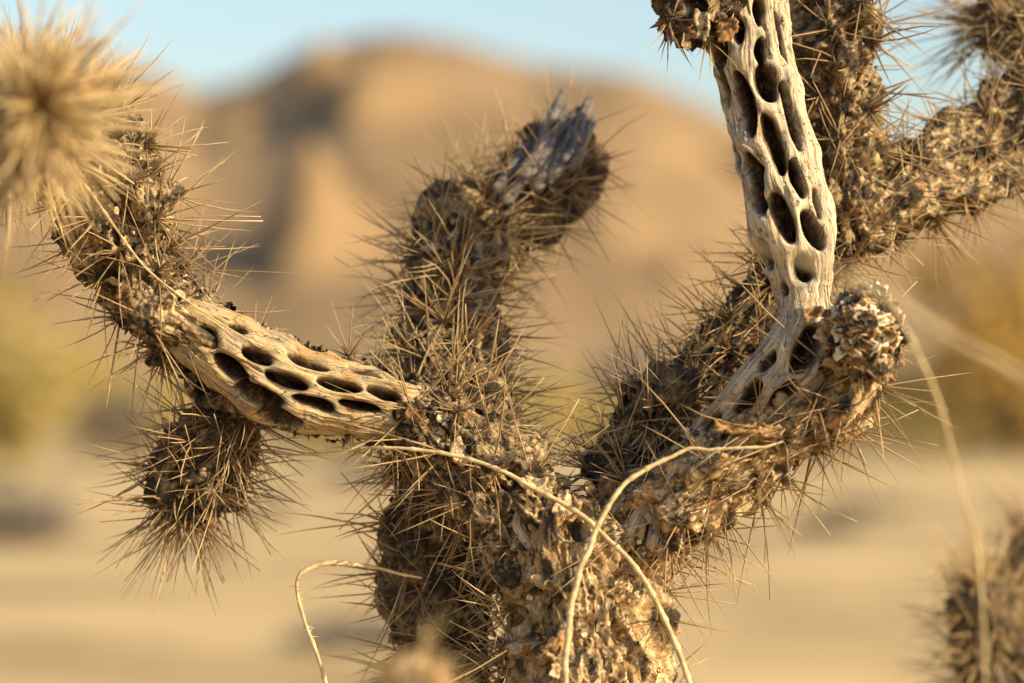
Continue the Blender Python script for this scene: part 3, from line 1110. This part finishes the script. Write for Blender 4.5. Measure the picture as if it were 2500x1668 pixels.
for k, (x1, y1, x2, y2, x3, y3, rr) in enumerate([(1590, 1215, 1555, 1260, 1525, 1330, 14), (1592, 1215, 1602, 1270, 1590, 1345, 15), (1585, 1220, 1572, 1270, 1560, 1320, 9), (1268, 1240, 1262, 1285, 1300, 1340, 11),
                                                  (1778, 262, 1798, 320, 1826, 388, 6), (1808, 352, 1838, 372, 1872, 410, 5), (1905, 60, 1926, 160, 1938, 235, 5)]):
    dz_ = -.012 if k < 4 else (-.0045, -.0135, -.006)[k - 4]
    pth = Path([(x1, y1, dz_, rr * .7), (x2, y2, dz_ - .001, rr), (x3, y3, dz_ - .004 * (k < 4), rr * (1.2 if k < 4 else .5))], .0006)
    nu, TH, SS, nrm = pth.grid()
    Vb = np.repeat(pth.P, nu, 0)
    V = Vb + nrm * (np.repeat(pth.R, nu) * end_profile(pth, SS, 'round', 'round'))[:, None]
    link('wood_strand', mesh_of('wood_strand', V, grid_faces(nu, len(pth.s), True), attrs={'grain': TH * .002, 'along': SS, 'pit': SS * 0}, mat=WOOD_W), cactus)

# --- bleached lattice, upper right
RH = [(1857, 112, 1865, 172, 12), (1862, 174, 1893, 264, 27), (1868, 293, 1918, 442, 22), (1806, 192, 1842, 348, 20), (1914, 212, 1959, 380, 11),
      (1832, 384, 1863, 492, 20), (1838, 470, 1872, 535, 15), (1890, 492, 1938, 606, 24), (1966, 532, 2007, 622, 20), (1943, 640, 1977, 694, 24), (1936, 404, 1966, 498, 14),
      (1892, 40, 1925, 170, 8), (1758, 180, 1782, 270, 10), (1797, 60, 1812, 122, 14), (1782, 345, 1802, 440, 11), (1742, 105, 1768, 175, 22), (1856, 592, 1882, 665, 13), (1850, 20, 1856, 80, 9)]
RH2 = [(1988, 815, 1930, 905, 34), (1884, 856, 1862, 899, 16), (1862, 920, 1808, 995, 20), (1778, 992, 1742, 1028, 12), (1945, 930, 1885, 1005, 24), (1908, 700, 1912, 732, 9), (1815, 1010, 1790, 1045, 9)]
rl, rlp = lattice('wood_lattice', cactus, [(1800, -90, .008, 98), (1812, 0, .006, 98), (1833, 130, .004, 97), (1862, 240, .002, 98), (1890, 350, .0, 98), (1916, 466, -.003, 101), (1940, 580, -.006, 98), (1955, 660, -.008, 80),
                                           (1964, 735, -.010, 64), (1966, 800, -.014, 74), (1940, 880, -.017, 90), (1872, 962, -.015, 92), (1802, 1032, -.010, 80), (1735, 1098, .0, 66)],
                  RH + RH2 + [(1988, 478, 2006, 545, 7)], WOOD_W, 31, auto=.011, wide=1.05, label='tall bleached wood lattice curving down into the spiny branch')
# bark remnants on the upper lattice
tb, tbp, tba = bark('branch', cactus, [(1790, 10, -.004, 52), (1715, 30, -.008, 84), (1660, 30, -.010, 80), (1615, 25, -.010, 58)], BARK_D, 35, 'round', 'blunt', rough=1.4, flakes=240, flake_size=1.6)
spine_branch(cactus, tb, tbp, tba, seed=35, drop=.1, droop=.7, ln=(.012, .022), n=(6, 9))

# --- rear branch behind the lattice
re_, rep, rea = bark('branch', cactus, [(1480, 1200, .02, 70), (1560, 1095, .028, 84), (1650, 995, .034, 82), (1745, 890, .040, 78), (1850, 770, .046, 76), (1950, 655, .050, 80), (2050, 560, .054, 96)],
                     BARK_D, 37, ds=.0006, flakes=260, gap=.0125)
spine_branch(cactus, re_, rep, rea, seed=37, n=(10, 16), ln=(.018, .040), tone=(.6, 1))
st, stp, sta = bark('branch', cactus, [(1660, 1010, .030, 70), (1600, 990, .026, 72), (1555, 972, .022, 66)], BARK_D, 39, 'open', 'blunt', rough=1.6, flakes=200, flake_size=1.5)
spine_branch(cactus, st, stp, sta, seed=39, drop=.2)
# --- upright stem and side arm
us, usp, usa = bark('branch', cactus, [(2065, 620, .050, 96), (2058, 520, .046, 104), (2052, 400, .044, 94), (2054, 250, .044, 92), (2052, 100, .044, 92), (2050, -60, .044, 92)], BARK, 41, 'round', 'open', ds=.0006, flakes=420, rough=1.2)
spine_branch(cactus, us, usp, usa, seed=41, drop=.08, n=(8, 13))
ar_, arp, ara = bark('branch', cactus, [(2050, 545, .052, 90), (2150, 505, .056, 100), (2260, 450, .064, 106), (2370, 392, .074, 108), (2470, 325, .084, 108), (2570, 255, .09, 104), (2680, 190, .09, 96)],
                     BARK, 43, 'open', 'open', ds=.0006, flakes=420)
spine_branch(cactus, ar_, arp, ara, seed=43, n=(9, 15), ln=(.016, .034))
bl, blp, bla = bark('branch', cactus, [(2660, 210, .09, 70), (2610, 110, .105, 84), (2520, 60, .12, 92), (2430, 62, .13, 88), (2385, 70, .13, 70)], BARK_D, 45, 'open', 'round', ds=.0008, flakes=160, gap=.012)
spine_branch(cactus, bl, blp, bla, seed=45, mat=SPINE_P, endlean=True, tipn=8)
flush_clusters(cactus)

# ================================================================== other plants
# blurred cholla at the lower right
b0 = W(2480, 1668, .26)
c2 = empty('cholla_cactus', (b0[0], b0[1], 0.0), 'blurred greyish spiny cholla standing behind, below the side arm and knob', 'cactus')
q1, q1p, q1a = bark('branch', c2, [(2490, 1900, .26, 90), (2450, 1700, .25, 88), (2415, 1580, .245, 84), (2395, 1480, .24, 70), (2385, 1420, .24, 46)], BARK_D, 51, 'open', 'round', ds=.001, flakes=60, gap=.012)
spine_branch(c2, q1, q1p, q1a, SPINE_P, seed=51, endlean=True, tipn=8)
q2, q2p, q2a = bark('branch', c2, [(2470, 1850, .26, 110), (2530, 1650, .31, 100), (2540, 1480, .34, 100), (2530, 1370, .34, 88), (2525, 1300, .34, 60)], BARK_D, 53, 'open', 'round', ds=.001, flakes=60, gap=.012)
spine_branch(c2, q2, q2p, q2a, seed=53, endlean=True, tipn=8)
PP = np.linspace(W(2475, 1800, .262), np.array([b0[0], b0[1], -.03]), 16)
V, F = tube_simple(PP, np.linspace(.019, .026, 16), 24)
link('trunk', mesh_of('trunk', V, F, attrs={'cell': rng.random(len(V)) * .5 + .2}, mat=BARK_D), c2)
flush_clusters(c2)

# pale joint out of focus close to the lens, bottom edge
b0 = W(1010, 1900, -.34)
c3 = empty('cholla_cactus', (b0[0], b0[1], 0.0), 'pale blurred young cholla tip poking up beside the shaded stem', 'cactus')
q3, q3p, q3a = bark('branch', c3, [(1010, 2200, -.34, 95), (1010, 1900, -.34, 95), (1015, 1690, -.34, 92), (1015, 1585, -.34, 62)], BARK_P, 55, 'open', 'round', ds=.001, flakes=40, gap=.011)
spine_branch(c3, q3, q3p, q3a, SPINE_P, seed=55, ln=(.008, .014), endlean=True)
PP = np.linspace(W(1010, 2150, -.34), np.array([b0[0], b0[1], -.03]), 16)
V, F = tube_simple(PP, np.linspace(.0095, .013, 16), 24)
link('trunk', mesh_of('trunk', V, F, attrs={'cell': rng.random(len(V)) * .5 + .4}, mat=BARK_P), c3)
flush_clusters(c3)


# ------------------------------------------------------------------ dry grass
def grass(pts, label, ground=None, mat=None, zig=0.0, seed=0, node_gap=0.014, tuft=None, thin=.72):
    """pts from tip to base; ground = metres sideways to the root"""
    r = np.random.default_rng(seed)
    path = Path(pts, .0008)
    P, Rr, s = path.P, path.R, path.s
    ph = (s / node_gap)
    swell = 1 + .38 * np.exp(-((ph % 1 - .5) / .09) ** 2)
    off = zig * np.interp(ph, np.arange(int(ph.max()) + 3), r.choice([-1, 1], int(ph.max()) + 3) * r.uniform(.4, 1, int(ph.max()) + 3))
    off = off * (1 - .75 * s / path.L)
    P = P + path.B * off[:, None]
    Rr = Rr * swell * thin * (1 + .12 * vn(P, 400, seed))
    root = None
    if ground is not None:
        e = P[-1]; T = P[-1] - P[-6]; T /= np.linalg.norm(T)
        g = np.array([e[0] + ground[0], e[1] + ground[1], -.02])
        t = np.linspace(0, 1, 60)[1:, None]
        L = np.linalg.norm(g - e)
        m1 = e + T * L * .35
        m2 = g + np.array([0, 0, 1]) * L * .3
        X = (1 - t) ** 3 * e + 3 * (1 - t) ** 2 * t * m1 + 3 * (1 - t) * t ** 2 * m2 + t ** 3 * g
        P = np.vstack([P, X]); Rr = np.concatenate([Rr, np.full(len(X), Rr[-1])])
    V, F = tube_simple(P, Rr, 10)
    root = P[-1]
    o = empty('grass_stem', (root[0], root[1], max(0, root[2])), label, 'grass stem')
    link('stem', mesh_of('stem', V, F, mat=mat or STRAW), o)
    if tuft:
        for k, (i0, i1, nn, ln) in enumerate(tuft):
            ii = r.integers(int(i0 * len(path.P)), int(i1 * len(path.P)), nn)
            d = path.B[ii] * r.choice([-1, 1], nn)[:, None] + path.T[ii] * r.normal(size=(nn, 1)) * .8 + r.normal(size=(nn, 3)) * .3
            d /= np.linalg.norm(d, axis=1)[:, None]
            V, F, t, tn = spines(path.P[ii], d, r.uniform(.4, 1, nn) * ln, np.full(nn, .0003), r.normal(size=(nn, 3)) * .3, np.ones(nn))
            link('husk', mesh_of('husk', V, F, mat=STRAW), o)
    return o


grass([(700, 1118, .012, 3), (780, 1102, .004, 4.5), (930, 1096, -.016, 5.5), (1080, 1104, -.020, 6.5), (1230, 1155, -.024, 7.5), (1400, 1248, -.030, 8.5), (1500, 1330, -.034, 9), (1580, 1430, -.038, 9.5), (1640, 1550, -.040, 10), (1690, 1690, -.042, 10)],
      'long dry grass stem arching from the golden lattice down across the trunk', (0.05, -.05), zig=.0008, seed=1, node_gap=.011)
grass([(1912, 1083, -.044, 3.5), (1830, 1088, -.045, 5), (1700, 1096, -.046, 6), (1610, 1125, -.047, 7), (1530, 1180, -.05, 8), (1455, 1300, -.054, 9.5), (1405, 1430, -.058, 10.5), (1385, 1560, -.062, 11), (1378, 1700, -.066, 11)],
      'pale kinked dry grass stem bending right over the shaded spiny branch', (-.02, -.06), zig=.0011, seed=2, node_gap=.007)
grass([(1030, 1412, .010, 3.5), (980, 1402, .008, 5), (930, 1388, .008, 6), (868, 1379, .006, 8), (800, 1374, .004, 9), (755, 1388, .002, 9), (728, 1410, 0, 7), (726, 1450, 0, 6), (745, 1520, 0, 6.5), (775, 1600, 0, 7), (805, 1700, 0, 7)],
      'hooked dry grass stem with frayed bend beside the shaded stem', (.06, .0), seed=3, zig=.0002, tuft=[(.42, .62, 16, .003), (.7, .76, 5, .003)])
grass([(655, 852, -.006, 1.6), (590, 822, -.022, 2.4), (470, 745, -.030, 3), (360, 660, -.034, 3.4), (290, 570, -.038, 3.8), (230, 480, -.05, 4.2), (165, 395, -.07, 4.6), (90, 280, -.09, 5), (-40, 120, -.10, 5), (-160, 60, -.11, 5), (-260, 120, -.12, 5)],
      'fine straw lying along the upper left branch towards the golden lattice', (-.06, -.02), seed=4, zig=.0003)
grass([(2080, 640, -.20, 4), (2180, 760, -.21, 8), (2250, 880, -.22, 10), (2300, 1010, -.22, 10), (2345, 1180, -.22, 6), (2385, 1340, -.22, 11), (2400, 1500, -.22, 7), (2405, 1700, -.22, 7)],
      'blurred grass stem curving down from the knob on the right', (.02, .0), STRAW, seed=5, zig=.0004, thin=.48)
grass([(1790, 585, -.36, 6), (1950, 630, -.37, 9), (2150, 720, -.38, 12), (2330, 830, -.39, 14), (2560, 960, -.40, 15), (2760, 1150, -.40, 15)],
      'heavily blurred grass stem crossing in front of the bleached lattice', (.03, .0), seed=6)
